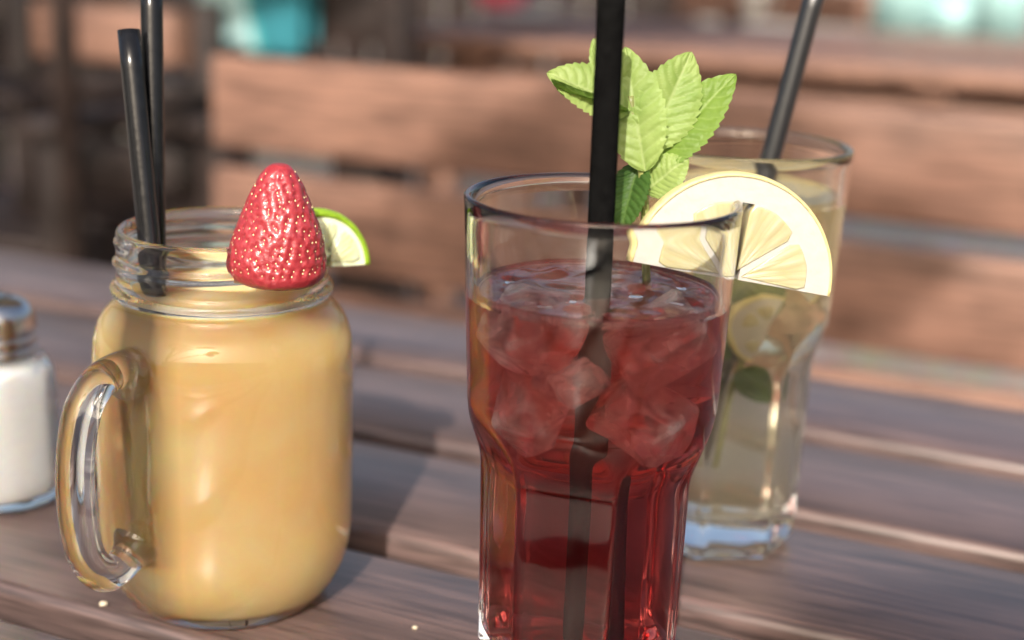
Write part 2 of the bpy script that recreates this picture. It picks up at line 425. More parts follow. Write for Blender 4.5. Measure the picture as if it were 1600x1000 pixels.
jar = thing('mason_jar_mug', 'clear glass mason jar mug with screw thread neck, full of orange juice', 'jar', JAR)
jar_body = link('jar_body', jar_mesh(), GLASS, jar)
ja = atan2(-cos(radians(31)), -sin(radians(31)))
hp = spline([Vector((r, 0, z)) for r, z in ((0.0404, 0.0860), (0.0460, 0.0882), (0.0530, 0.0865), (0.0590, 0.0800), (0.0622, 0.0690), (0.0632, 0.0570), (0.0626, 0.0450), (0.0600, 0.0340), (0.0545, 0.0266), (0.0485, 0.0258), (0.0440, 0.0285), (0.0402, 0.0315))], 60)
hr = [0.0049+0.0034*exp(-(k/4)**2)+0.0030*exp(-((60-k)/4)**2) + 0.0007*sin(k/60*pi) for k in range(61)]
handle = link('handle', tube(hp, hr, 28, sx=1.0, cap=False), GLASS, jar); handle.rotation_euler = (0, 0, ja)
def juice_mesh():
    n = 96; rows = [[(0.010, 0.0052)]*n, [(0.020, 0.0052)]*n, [(0.0262, 0.0060)]*n]
    outer = jar_outer()
    for p in spline([Vector((a, b, 0)) for a, b in ((0.0278, 0.0074), (0.0318, 0.0115), (0.0352, 0.0175), (0.0370, 0.0250), (0.0374, 0.033))], 14): rows.append([(p.x, p.y)]*n)
    for k in range(1, 30):
        z = 0.033+(JLEVEL-0.033)*k/29; rows.append([(jar_inner(z), z)]*n)
    for dr, dz in ((0.0005, -0.0006), (0.002, -0.0010), (0.010, -0.001), (0.02, -0.001)): rows.append([(0.0294-dr, JLEVEL+dz)]*n)
    return grid_rows(rows, n, True, True)
def juice_mat():
    m, nt, N, L = new_mat('orange_juice'); b = N['Principled BSDF']
    tc = N.new('ShaderNodeTexCoord'); nz = N.new('ShaderNodeTexNoise'); nz.inputs['Scale'].default_value = 32; nz.inputs['Detail'].default_value = 3
    L.new(tc.outputs['Object'], nz.inputs['Vector'])
    r = ramp(N, [(0.30, (0.95, 0.58, 0.24)), (0.55, (0.97, 0.64, 0.29)), (0.75, (0.98, 0.71, 0.35))]); L.new(nz.outputs[0], r.inputs[0]); L.new(r.outputs[0], b.inputs['Base Color'])
    b.inputs['Roughness'].default_value = 0.20; b.inputs['IOR'].default_value = 1.1; b.inputs['Specular IOR Level'].default_value = 0.15
    b.inputs['Subsurface Weight'].default_value = 0.8; b.inputs['Subsurface Radius'].default_value = (1.0, 0.55, 0.2); b.inputs['Subsurface Scale'].default_value = 0.016
    sp = N.new('ShaderNodeSeparateXYZ'); L.new(tc.outputs['Object'], sp.inputs[0])
    # the juice is thin and clear where the straws lie against the wall
    mr = N.new('ShaderNodeMapRange'); mr.inputs[1].default_value = -0.040; mr.inputs[2].default_value = 0.0; L.new(sp.outputs['X'], mr.inputs[0])
    rr = ramp(N, [(0.22, (0.12,)*3), (0.42, (0.80,)*3), (0.62, (0.80,)*3), (0.86, (0.12,)*3)]); L.new(mr.outputs[0], rr.inputs[0])
    L.new(rr.outputs[0], b.inputs['Transmission Weight'])
    return m
juice = tag(link('orange_juice', juice_mesh(), juice_mat(), loc=JAR), 'cloudy orange juice filling the handled jar', 'drink')

# ------------------------------------------------------------------ straws
DULL_STRAW = simple('dull_black_straw_plastic', (0.006, 0.006, 0.006), rough=0.25, var=0.25, scale=300, bump=0.04, spec=0.0)
GLOSSY_STRAW = simple('glossy_black_straw_plastic', (0.007, 0.007, 0.008), rough=0.36, var=0.25, scale=300, spec=1.0)
make_straw('thick black straw standing in the red drink of the nearest glass', (NEAR.x+0.0012, NEAR.y+0.006, NEAR.z+0.0165), at_y(958, -60, 0.366), 0.0036, mat=DULL_STRAW)
make_straw('shorter black straw leaning left in the orange juice jar', JAR+Vector((-0.0085, -0.0312, 0.0240)), at_y(201, 47, JAR.y+0.002), 0.0034, 'black straws in the jar')
make_straw('longer black straw behind, rising out of the picture above the juice jar', JAR+Vector((-0.0170, -0.0230, 0.0215)), at_y(236, -50, JAR.y+0.013), 0.0034, 'black straws in the jar')
make_straw('shiny black straw leaning right in the rear lemonade glass', (REAR.x-0.014, REAR.y-0.006, REAR.z+0.0165), at_y(1284, -50, REAR.y+0.004), 0.0036, mat=GLOSSY_STRAW)

# ------------------------------------------------------------------ strawberry
def build_strawberry():
    p = Vector((JAR.x+0.0212, JAR.y-0.0235, JAR.z+0.1160))
    t = thing('strawberry', 'ripe red strawberry set tip up on the rim of the juice jar', 'strawberry', p)
    t.rotation_euler = (radians(3), radians(1), radians(20)); t.scale = (0.92, 0.92, 0.90)
    prof = [(v.x, v.y) for v in spline([Vector((a, b, 0)) for a, b in ((0.004, -0.0030), (0.0110, -0.0028), (0.0146, -0.0010), (0.0160, 0.0030), (0.0154, 0.0080), (0.0136, 0.0150), (0.0112, 0.0215), (0.0087, 0.0275), (0.0065, 0.0320), (0.0043, 0.0350), (0.0024, 0.0364), (0.0008, 0.0367))], 110)]
    seeds = []
    z = 0.003; row = 0
    while z < 0.0355:
        r = min(((abs(b-z), a) for a, b in prof[20:]))[1]
        k = max(3, int(2*pi*r/0.0033))
        for i in range(k): seeds.append(((i+0.5*(row % 2)+random.uniform(-.3, .3))/k*2*pi, z+random.uniform(-.0008, .0008), r))
        z += 0.00235; row += 1
    n = 190
    def rf(r, z, th, i):
        d = 0.0
        for a, zz, rr in seeds:
            if abs(zz-z) < 0.0022:
                da = ((a-th+pi) % (2*pi)-pi)*r
                q = (da*da+(zz-z)**2)/(0.00092**2)
                if q < 6: d += exp(-q)
        lump = 1+0.035*noise.noise(Vector((cos(th)*1.4, sin(th)*1.4, z*90)))
        return r*lump-0.00070*d+0.0002, z
    m, nt, N, L = new_mat('strawberry_skin'); b = N['Principled BSDF']
    tc = N.new('ShaderNodeTexCoord'); nz = N.new('ShaderNodeTexNoise'); nz.inputs['Scale'].default_value = 130; L.new(tc.outputs['Object'], nz.inputs['Vector'])
    r = ramp(N, [(0.3, (0.25, 0.014, 0.022)), (0.7, (0.36, 0.036, 0.044))]); L.new(nz.outputs[0], r.inputs[0]); L.new(r.outputs[0], b.inputs['Base Color'])
    b.inputs['Roughness'].default_value = 0.45; b.inputs['Subsurface Weight'].default_value = 0.3; b.inputs['Subsurface Radius'].default_value = (1, .25, .2); b.inputs['Subsurface Scale'].default_value = 0.003
    b.inputs['Coat Weight'].default_value = 0.4; b.inputs['Coat Roughness'].default_value = 0.16
    bp = N.new('ShaderNodeBump'); bp.inputs['Strength'].default_value = 0.4; bp.inputs['Distance'].default_value = 0.0010; nz.inputs['Scale'].default_value = 520; L.new(nz.outputs[0], bp.inputs['Height']); L.new(bp.outputs[0], b.inputs['Normal']); L.new(bp.outputs[0], b.inputs['Coat Normal'])
    link('flesh', lathe(prof, n, True, True, rf), m, t)
    V = []; F = []
    for a, z, rr in seeds:
        r = rr*(1+0.035*noise.noise(Vector((cos(a)*1.4, sin(a)*1.4, z*90))))-0.00044
        er = Vector((cos(a), sin(a), 0)); et = Vector((-sin(a), cos(a), 0)); ez = Vector((0, 0, 1)); c = er*r+ez*z; k = len(V)
        V += [c+er*0.0003, c+et*0.00036, c+ez*0.00052, c-et*0.00036, c-ez*0.00052, c-er*0.0003]
        for q in range(4): F += [(k, k+1+q, k+1+(q+1) % 4), (k+5, k+1+(q+1) % 4, k+1+q)]
    o = link('seeds', mesh(V, F), simple('strawberry_seed', (0.80, 0.62, 0.34), rough=0.25, var=0.3, scale=200), t); o['kind'] = 'stuff'
build_strawberry()

# ------------------------------------------------------------------ citrus slices
def poly_prism(pts, y0, y1, bev=0.0):
    bm = bmesh.new(); vs_ = [bm.verts.new((x, y0, z)) for x, z in pts]
    f = bm.faces.new(vs_); r = bmesh.ops.extrude_face_region(bm, geom=[f])
    for v in r['geom']:
        if isinstance(v, bmesh.types.BMVert): v.co.y = y1
    bmesh.ops.recalc_face_normals(bm, faces=bm.faces)
    if bev:
        es = [e for e in bm.edges if abs(e.verts[0].co.y-e.verts[1].co.y) < 1e-7]
        bmesh.ops.bevel(bm, geom=es, offset=bev, segments=3, profile=0.6, affect='EDGES')
    bmesh.ops.triangulate(bm, faces=[f for f in bm.faces if len(f.verts) > 4])
    return bm_mesh(bm)
def flesh_mat(name, lo, hi, R):
    m, nt, N, L = new_mat(name); b = N['Principled BSDF']
    tc = N.new('ShaderNodeTexCoord'); sp = N.new('ShaderNodeSeparateXYZ'); L.new(tc.outputs['Object'], sp.inputs[0])
    at = N.new('ShaderNodeMath'); at.operation = 'ARCTAN2'; L.new(sp.outputs['Z'], at.inputs[0]); L.new(sp.outputs['X'], at.inputs[1])
    ln = N.new('ShaderNodeVectorMath'); ln.operation = 'LENGTH'; L.new(tc.outputs['Object'], ln.inputs[0])
    cb = N.new('ShaderNodeCombineXYZ'); m1 = N.new('ShaderNodeMath'); m1.operation = 'MULTIPLY'; m1.inputs[1].default_value = 11; L.new(at.outputs[0], m1.inputs[0]); L.new(m1.outputs[0], cb.inputs[0])
    m2 = N.new('ShaderNodeMath'); m2.operation = 'MULTIPLY'; m2.inputs[1].default_value = 3.2/R; L.new(ln.outputs['Value'], m2.inputs[0]); L.new(m2.outputs[0], cb.inputs[1])
    vo = N.new('ShaderNodeTexVoronoi'); vo.inputs['Scale'].default_value = 1.0; L.new(cb.outputs[0], vo.inputs['Vector'])
    r = ramp(N, [(0.05, hi), (0.75, lo)]); L.new(vo.outputs['Distance'], r.inputs[0]); L.new(r.outputs[0], b.inputs['Base Color'])
    b.inputs['Roughness'].default_value = 0.22; b.inputs['Subsurface Weight'].default_value = 0.7; b.inputs['Subsurface Radius'].default_value = (1, .8, .3); b.inputs['Subsurface Scale'].default_value = 0.003
    bp = N.new('ShaderNodeBump'); bp.inputs['Strength'].default_value = 0.5; bp.inputs['Distance'].default_value = 0.0006; bp.invert = True
    L.new(vo.outputs['Distance'], bp.inputs['Height']); L.new(bp.outputs[0], b.inputs['Normal'])
    return m
def citrus(name, label, cat, loc, rot, R, t, pith_w, angles, peel_m, pith_m, flesh_m, slit=None, peel_w=0.0016, a0=0.0, a1=180.0, core=0.12):
    o = thing(name, label, cat, loc); o.rotation_euler = rot
    A0, A1 = radians(a0), radians(a1); n = 48
    # peel: rounded outer band
    V = []; F = []
    cs = [(R-peel_w, -t/2), (R-0.3*peel_w, -t/2), (R+0.0002, -t/4), (R+0.0004, 0), (R+0.0002, t/4), (R-0.3*peel_w, t/2), (R-peel_w, t/2)]
    for k in range(n+1):
        a = A0+(A1-A0)*k/n
        for r, y in cs: V.append((r*cos(a), y, r*sin(a)))
    q = len(cs)
    for k in range(n):
        for j in range(q): F.append((k*q+j, k*q+(j+1) % q, (k+1)*q+(j+1) % q, (k+1)*q+j))
    F.append(tuple(range(q-1, -1, -1))); F.append(tuple(range(n*q, n*q+q)))
    link('peel', mesh(V, F), peel_m, o)
    rp = R-peel_w
    pts = []
    if slit:
        xs, ws, zs = slit; pts += [(xs-ws/2, 0), (xs-ws/2, zs), (xs+ws/2, zs), (xs+ws/2, 0)]
    pts += [(rp*cos(A0+(A1-A0)*k/n), rp*sin(A0+(A1-A0)*k/n)) for k in range(n+1)]
    link('pith', poly_prism(pts, -t/2+0.0003, t/2-0.0003), pith_m, o, smooth=False)
    rs = rp-pith_w
    for k in range(len(angles)-1):
        b0, b1 = radians(angles[k]), radians(angles[k+1]); mid = (b0+b1)/2; half = (b1-b0)/2
        gapw = 0.0006
        pts = []
        rc = core*R+gapw/max(0.2, sin(half))
        g0 = gapw if not (slit and abs(angles[k]-90) < 1) else slit[1]/2*0.7
        g1 = gapw if not (slit and abs(angles[k+1]-90) < 1) else slit[1]/2*0.7
        inner = Vector((rc*cos(mid), rc*sin(mid)))
        # offset lines
        d0 = Vector((cos(b0), sin(b0))); n0 = Vector((-sin(b0), cos(b0))); d1 = Vector((cos(b1), sin(b1))); n1 = Vector((sin(b1), -cos(b1)))
        rnd = 0.0028
        P = [inner]
        P.append(d0*(rs-rnd)+n0*g0)
        for i in range(9):
            a = b0+(b1-b0)*(0.12+0.76*i/8); P.append(Vector((rs*cos(a), rs*sin(a)))*(1.0-0.02*abs(i-4)/4))
        P.append(d1*(rs-rnd)+n1*g1)
        link('segment', poly_prism([(p.x, max(p.y, 0.0002)) for p in P], -t/2-0.0003, t/2+0.0003, 0.0005), flesh_m, o)
    return o
LEMON_PEEL = simple('lemon_peel', (0.62, 0.53, 0.24), rough=0.35, var=0.10, scale=500, bump=0.4)
LIME_PEEL = simple('lime_peel', (0.22, 0.36, 0.02), rough=0.33, var=0.22, scale=260, bump=0.4)
PITH = simple('citrus_pith', (0.45, 0.425, 0.38), rough=0.6, var=0.04, scale=300, bump=0.2, sss=0.4, sssr=0.002)
LIME_PITH = simple('lime_pith', (0.80, 0.84, 0.56), rough=0.55, var=0.05, scale=300, bump=0.2, sss=0.4, sssr=0.002)
LEMON_FLESH = flesh_mat('lemon_flesh', (0.42, 0.375, 0.215), (0.49, 0.455, 0.31), 0.03)
LIME_FLESH = flesh_mat('lime_flesh', (0.58, 0.60, 0.32), (0.80, 0.80, 0.55), 0.018)
lem_loc = at_y(1138, 433, NEAR.y+0.002)
lem_x = NEAR.x+GR-0.0015-lem_loc.x
citrus('lemon_slice', 'half slice of lemon hooked over the rim of the nearest glass', 'lemon slice', lem_loc, (radians(-6), radians(9.5), radians(6)), 0.0292, 0.0062, 0.0066,
       (-2, 42, 90, 138, 182), LEMON_PEEL, PITH, LEMON_FLESH, slit=(lem_x, 0.0034, NEAR.z+GH-lem_loc.z-0.0006), peel_w=0.0009, core=0.04)
lime_loc = at_y(494, 417, JAR.y+0.004)
citrus('lime_slice', 'half slice of lime tucked behind the strawberry on the jar rim', 'lime slice', lime_loc, (radians(-8), radians(3), radians(38)), 0.0184, 0.0080, 0.0016,
       (2, 60, 118, 178), LIME_PEEL, LIME_PITH, LIME_FLESH, slit=(JAR.x+0.0310-lime_loc.x, 0.0032, 0.008), peel_w=0.0024)

# ------------------------------------------------------------------ mint
def mint_mat(name='mint_leaf', lo=(0.21, 0.32, 0.065), hi=(0.35, 0.45, 0.14), vein=(0.46, 0.54, 0.24)):
    m, nt, N, L = new_mat(name); b = N['Principled BSDF']; N.remove(b)
    tc = N.new('ShaderNodeTexCoord'); nz = N.new('ShaderNodeTexNoise'); nz.inputs['Scale'].default_value = 75; nz.inputs['Detail'].default_value = 7; L.new(tc.outputs['Object'], nz.inputs['Vector'])
    at = N.new('ShaderNodeAttribute'); at.attribute_name = 'vein'
    r = ramp(N, [(0.3, lo), (0.7, hi)]); L.new(nz.outputs[0], r.inputs[0])
    mx = N.new('ShaderNodeMixRGB'); mx.inputs[2].default_value = (*vein, 1); vm = N.new('ShaderNodeMath'); vm.operation = 'MULTIPLY'; vm.inputs[1].default_value = 0.45; L.new(at.outputs['Fac'], vm.inputs[0]); L.new(vm.outputs[0], mx.inputs[0]); L.new(r.outputs[0], mx.inputs[1])
    p = N.new('ShaderNodeBsdfPrincipled'); p.inputs['Roughness'].default_value = 0.5; p.inputs['Specular IOR Level'].default_value = 0.35; L.new(mx.outputs[0], p.inputs['Base Color']); vo = N.new('ShaderNodeTexVoronoi'); vo.feature = 'DISTANCE_TO_EDGE'; vo.inputs['Scale'].default_value = 620; L.new(tc.outputs['Object'], vo.inputs['Vector'])
    bp = N.new('ShaderNodeBump'); bp.inputs['Strength'].default_value = 0.35; bp.inputs['Distance'].default_value = 0.0012; L.new(vo.outputs['Distance'], bp.inputs['Height']); bp.inputs['Strength'].default_value = 0.16; L.new(bp.outputs[0], p.inputs['Normal'])
    t = N.new('ShaderNodeBsdfTranslucent'); hs = N.new('ShaderNodeHueSaturation'); hs.inputs['Value'].default_value = 1.5; L.new(mx.outputs[0], hs.inputs['Color']); L.new(hs.outputs[0], t.inputs[0])
    ms = N.new('ShaderNodeMixShader'); ms.inputs[0].default_value = 0.38; L.new(p.outputs[0], ms.inputs[1]); L.new(t.outputs[0], ms.inputs[2])
    L.new(ms.outputs[0], N['Material Output'].inputs['Surface'])
    return m
MINT = mint_mat(); MINT_MID = mint_mat('green_mint_leaf', (0.13, 0.23, 0.03), (0.22, 0.34, 0.06), (0.36, 0.48, 0.15)); MINT_DARK = mint_mat('shaded_and_sunk_mint_leaf', (0.035, 0.085, 0.014), (0.07, 0.15, 0.025), (0.16, 0.26, 0.06)); MINT_STEM = simple('mint_stem', (0.24, 0.26, 0.08), rough=0.45, var=0.3, scale=150, sss=0.2, sssr=0.001)
def leaf(parent, base, tip, width, toward, fold=0.25, curl=0.15, seed=0, mat=None):
    base, tip = Vector(base), Vector(tip); ax = tip-base; Ln = ax.length; ax.normalize()
    nrm = Vector(toward); nrm = (nrm-ax*nrm.dot(ax)).normalized(); sd = ax.cross(nrm).normalized()
    nu, nv = 78, 24; V = []; F = []; vein = []
    rnd = random.Random(seed)
    for i in range(nu+1):
        u = i/nu
        hw = 1.12*width/2*(sin(pi*min(1, u**0.84))**0.72 if 0 < u < 1 else 0)
        tooth = (u*13) % 1.0
        hw *= 1+0.12*(tooth-0.5)*(1 if 0.08 < u < 0.97 else 0)
        for j in range(-nv//2, nv//2+1):
            v = j/(nv/2); av = abs(v)
            quilt = abs(sin(pi*(u*9.5-av*1.75+0.25*sin(v*3+seed))))
            h = fold*av*hw*(1-0.35*av) + Ln*curl*(-(u-0.45)**2*1.1) + 0.00042*quilt*min(1, (1-av)*4)*min(1, av*4+0.1) + 0.0005*noise.noise(Vector((u*4+seed, v*2, seed)))
            x = v*hw; y = u*Ln + 0.03*Ln*av*av*0
            V.append(base-parent.location+ax*y+sd*x+nrm*h)
            vv = max(exp(-(av*hw/0.00035)**2), 0.75*exp(-(quilt/0.22)**2)*(1-av*0.5)); vein.append(vv)
    w_ = nv+1
    for i in range(nu):
        for j in range(nv): F.append((i*w_+j, i*w_+j+1, (i+1)*w_+j+1, (i+1)*w_+j))
    me = mesh(V, F); a = me.attributes.new('vein', 'FLOAT', 'POINT'); a.data.foreach_set('value', vein)
    return link('leaf', me, mat or MINT, parent)
def build_mint():
    Y = NEAR.y+0.016
    root = at_y(1000, 600, Y); t = thing('mint_sprig', 'fresh green mint sprig standing up out of the nearest glass', 'mint sprig', at_y(1006, 470, Y))
    o = t.location
    path = [at_y(1012, 480, Y-0.002), at_y(1010, 400, Y), at_y(1008, 330, Y), at_y(1005, 285, Y), at_y(1000, 245, Y), at_y(990, 190, Y+0.002), at_y(985, 150, Y+0.003)]
    link('stem', tube([p-o for p in spline(path, 24)], 0.0013, 10), MINT_STEM, t)
    c = Vector((0, -1, 0.25))
    L_ = [((985, 172, Y), (856, 112, Y-0.004), 0.0150, (0.1, -0.75, 0.65), .30, .10),
          ((980, 176, Y), (860, 128, Y-0.010), 0.0120, (-0.1, -0.35, -0.9), .2, .12),
          ((985, 170, Y+0.004), (928, 60, Y+0.004), 0.0125, (0.2, -1, 0.3), .25, .1),
          ((1008, 268, Y-0.003), (976, 72, Y+0.006), 0.0160, (-0.25, -1, 0.30), .22, .12),
          ((1010, 235, Y), (1082, 80, Y+0.008), 0.0165, (0.15, -1, 0.25), .26, .12),
          ((1012, 262, Y+0.002), (1149, 113, Y+0.006), 0.0150, (-0.25, -0.9, 0.45), .35, .14),
          ((1000, 250, Y+0.002), (968, 362, Y-0.004), 0.0125, (-0.55, -0.65, -0.5), .3, .2),
          ((1008, 300, Y), (1074, 246, Y-0.002), 0.0120, (-0.1, -0.8, 0.6), .3, .2)]
    for k, (b, e, wd, nr, fo, cu) in enumerate(L_): leaf(t, at_y(*b), at_y(*e), wd, nr, fo, cu, k*3.7, MINT_DARK if k == 6 else (MINT_MID if k in (5, 1) else None))  # the hanging lower leaf has its shade put into a darker green
build_mint()

# ------------------------------------------------------------------ ice and fruit in the drinks
def ice_mat():
    m, nt, N, L = new_mat('wet_ice'); N.remove(N['Principled BSDF'])
    tc = N.new('ShaderNodeTexCoord'); nz = N.new('ShaderNodeTexNoise'); nz.inputs['Scale'].default_value = 95; nz.inputs['Detail'].default_value = 6; nz.inputs['Distortion'].default_value = 1.5; L.new(tc.outputs['Object'], nz.inputs['Vector'])
    g = N.new('ShaderNodeBsdfGlass'); g.inputs['IOR'].default_value = 1.12; g.inputs['Roughness'].default_value = 0.04
    d = N.new('ShaderNodeBsdfDiffuse'); d.inputs[0].default_value = (0.86, 0.80, 0.78, 1); tr = N.new('ShaderNodeBsdfTranslucent'); tr.inputs[0].default_value = (0.86, 0.80, 0.78, 1)
    md = N.new('ShaderNodeMixShader'); md.inputs[0].default_value = 0.5; L.new(d.outputs[0], md.inputs[1]); L.new(tr.outputs[0], md.inputs[2])
    mr = N.new('ShaderNodeMapRange'); mr.inputs[1].default_value = 0.38; mr.inputs[2].default_value = 0.72; mr.inputs[3].default_value = 0.05; mr.inputs[4].default_value = 0.45; L.new(nz.outputs[0], mr.inputs[0])
    ms = N.new('ShaderNodeMixShader'); L.new(mr.outputs[0], ms.inputs[0]); L.new(g.outputs[0], ms.inputs[1]); L.new(md.outputs[0], ms.inputs[2])
    L.new(ms.outputs[0], N['Material Output'].inputs['Surface'])
    bp = N.new('ShaderNodeBump'); bp.inputs['Strength'].default_value = 0.5; bp.inputs['Distance'].default_value = 0.001; L.new(nz.outputs[0], bp.inputs['Height']); L.new(bp.outputs[0], g.inputs['Normal'])
    return m
ICE = ice_mat()
def ice_cube(label, loc, rot, sz, seed, group):
    bm = bmesh.new(); bmesh.ops.create_cube(bm, size=1); bmesh.ops.scale(bm, vec=sz, verts=bm.verts)
    bmesh.ops.bevel(bm, geom=bm.edges[:], offset=min(sz)*0.13, segments=3, profile=0.5, affect='EDGES')
    bmesh.ops.subdivide_edges(bm, edges=bm.edges[:], cuts=2, use_grid_fill=True)
    for v in bm.verts: v.co += v.co.normalized()*0.0009*noise.noise(v.co*130+Vector((seed, seed*2, 0)))
    o = link('ice_cube', bm_mesh(bm), ICE, loc=loc); o.rotation_euler = rot
    return tag(o, label, 'ice cube', group)
G = 'ice cubes in the red drink'
ice_cube('pale ice cube floating left of the straw in the red drink', NEAR+Vector((-0.0165, -0.0130, 0.1135)), (0.35, 0.25, 0.5), (0.021, 0.016, 0.019), 1, G)
ice_cube('ice cube floating right of the straw at the surface of the red drink', NEAR+Vector((0.0150, -0.0140, 0.1120)), (0.7, -0.5, 0.2), (0.024, 0.015, 0.016), 2, G)
ice_cube('large ice cube low on the right above the panels of the red drink', NEAR+Vector((0.0120, -0.0150, 0.0910)), (0.2, 0.45, -0.4), (0.023, 0.015, 0.015), 3, G)
ice_cube('small tilted ice piece low on the left above the panels of the red drink', NEAR+Vector((-0.0150, -0.0140, 0.0930)), (-0.6, 0.7, 0.3), (0.013, 0.014, 0.021), 4, G)
ice_cube('ice cube at the back of the red drink under the surface', NEAR+Vector((0.006, 0.018, 0.1080)), (0.2, 0.1, 0.9), (0.020, 0.016, 0.019), 5, G)
ice_cube('small ice splinter between the straw and the left cubes of the red drink', NEAR+Vector((-0.0045, -0.0200, 0.1020)), (0.9, 0.4, 1.0), (0.010, 0.008, 0.012), 6, G)
def bubbles():
    V = []; F = []; bm = bmesh.new(); rnd = random.Random(11)
    for k in range(70):
        a = rnd.uniform(0, 2*pi); R_ = r_inner(RED_LEVEL)-0.0012
        r = R_*(1-abs(rnd.gauss(0, 0.10))) if k < 45 else R_*sqrt(rnd.random())
        b = bmesh.ops.create_icosphere(bm, subdivisions=2, radius=rnd.uniform(0.0003, 0.0009))['verts']
        bmesh.ops.translate(bm, vec=(r*cos(a), r*sin(a), RED_LEVEL+0.0002), verts=b)
    o = link('foam_bubbles', bm_mesh(bm), glass_mat('bubble_film', (1, 1, 1), 1.12), loc=NEAR)
    tag(o, 'tiny bubbles along the surface of the red drink', 'bubbles'); o['kind'] = 'stuff'
bubbles()
inlem = citrus('lemon_slice', 'lemon slice sunk against the right wall inside the lemonade', 'lemon slice', REAR+Vector((0.012, -0.012, 0.106)), (0.2, radians(48), radians(20)), 0.0155, 0.006, 0.0022, (2, 60, 118, 178), LEMON_PEEL, PITH, LEMON_FLESH)
inlem2 = citrus('lemon_slice', 'lemon wedge floating under the surface of the lemonade', 'lemon slice', REAR+Vector((0.010, -0.008, 0.086)), (0.2, radians(-70), radians(-10)), 0.0125, 0.006, 0.003, (2, 60, 118, 178), LEMON_PEEL, PITH, LEMON_FLESH)
sm = thing('mint_sprig', 'dark mint sprig sunk in the lemonade of the rear glass', 'mint sprig', REAR+Vector((0.0, -0.004, 0.075)))
link('stem', tube([Vector((-0.004, 0, -0.045)), Vector((-0.001, 0, -0.02)), Vector((0.003, 0, 0.0)), Vector((0.005, 0.001, 0.02))], 0.0014, 10), MINT_STEM, sm)
for k, (b, e) in enumerate((((0.004, 0, 0.010), (0.010, -0.012, 0.034)), ((0.003, 0, 0.0), (-0.014, -0.010, 0.022)), ((0.005, 0, 0.015), (0.001, -0.004, 0.044)), ((0.002, 0, -0.005), (0.014, -0.012, -0.016)))):
    leaf(sm, sm.location+Vector(b), sm.location+Vector(e), 0.013, (0.1, -1, 0.2), .3, .2, 50+k, MINT_DARK)

# ------------------------------------------------------------------ salt shaker
def build_shaker():
    p = at_z(8, 776, 0.0); p.z = TZ+0.0006
    t = thing('salt_shaker', 'small glass salt shaker with domed steel lid, at the left edge', 'salt shaker', p, 0.35); t.scale = (1.12, 1.12, 1.07)
    n = 96
    def oct_(r, z, th, i):
        d = (th % (pi/4))-pi/8; k = sstep(0.055, 0.046, z)*sstep(0.0, 0.004, z)
        return r*(1-k)+k*smin(r, r*0.955/cos(d), 0.0006), z
    prof = [(v.x, v.y) for v in spline([Vector((a, b, 0)) for a, b in ((0.0160, 0.0), (0.0185, 0.0010), (0.0194, 0.0040), (0.0194, 0.020), (0.0190, 0.036), (0.0184, 0.046), (0.0165, 0.0515), (0.0140, 0.0540), (0.0122, 0.0555))], 40)]
    inner = [(0.0105, 0.0555), (0.0110, 0.053), (0.0140, 0.0500), (0.0155, 0.0460)]
    link('glass_body', lathe(prof+inner, n, True, False, oct_), GLASS, t)
    sp = [(0.010, 0.0030), (0.0140, 0.0032), (0.0160, 0.0048), (0.0172, 0.010), (0.0172, 0.020), (0.0168, 0.036), (0.0160, 0.0455), (0.0132, 0.0500), (0.009, 0.0508), (0.004, 0.0514)]
    link('salt', lathe(sp, 64), simple('salt', (0.93, 0.92, 0.91), rough=0.7, var=0.05, scale=1500, bump=0.3, sss=0.3, sssr=0.002), t)
    lid = [(0.0128, 0.0540), (0.0131, 0.0545), (0.0131, 0.0562), (0.0126, 0.0566), (0.0126, 0.0575), (0.0131, 0.0580), (0.0131, 0.0605), (0.0127, 0.0609), (0.0127, 0.0618), (0.0130, 0.0624), (0.0128, 0.0655), (0.0119, 0.0695), (0.0096, 0.0722), (0.0062, 0.0738), (0.0025, 0.0744)]
    lo = link('lid', lathe([(v.x*1.04, v.y) for v in spline([Vector((a, b, 0)) for a, b in lid], 60)], 64), simple('brushed_steel', (0.62, 0.61, 0.60), rough=0.22, metal=1.0, var=0.06, scale=60), t)
    hm = simple('dark_hole', (0.01, 0.01, 0.01), rough=0.8)
    for k in range(6):
        a = k*pi/3; h = link('hole', lathe([(0.0008, -0.0006), (0.0008, 0.0002)], 12), hm, lo); h.location = (0.005*cos(a), 0.005*sin(a), 0.0741)
build_shaker()

def crumb(label, px, py, r, seed):
    bm = bmesh.new(); bmesh.ops.create_icosphere(bm, subdivisions=2, radius=r)
    for v in bm.verts: v.co *= 1+0.5*noise.noise(v.co/r*1.3+Vector((seed, 0, 0)))
    bmesh.ops.scale(bm, vec=(1.2, 0.9, 0.7), verts=bm.verts)
    p = at_z(px, py, 0); tag(link('crumb', bm_mesh(bm), simple('pale_crumb', (0.62, 0.54, 0.40), rough=0.8), loc=p+Vector((0, 0, r*0.6))), label, 'crumb', 'crumbs on the table')
crumb('pale crumb on the front plank left of the jar', 161, 946, 0.0011, 1)
crumb('tiny pale crumb on the plank between jar and nearest glass', 648, 982, 0.0007, 2)

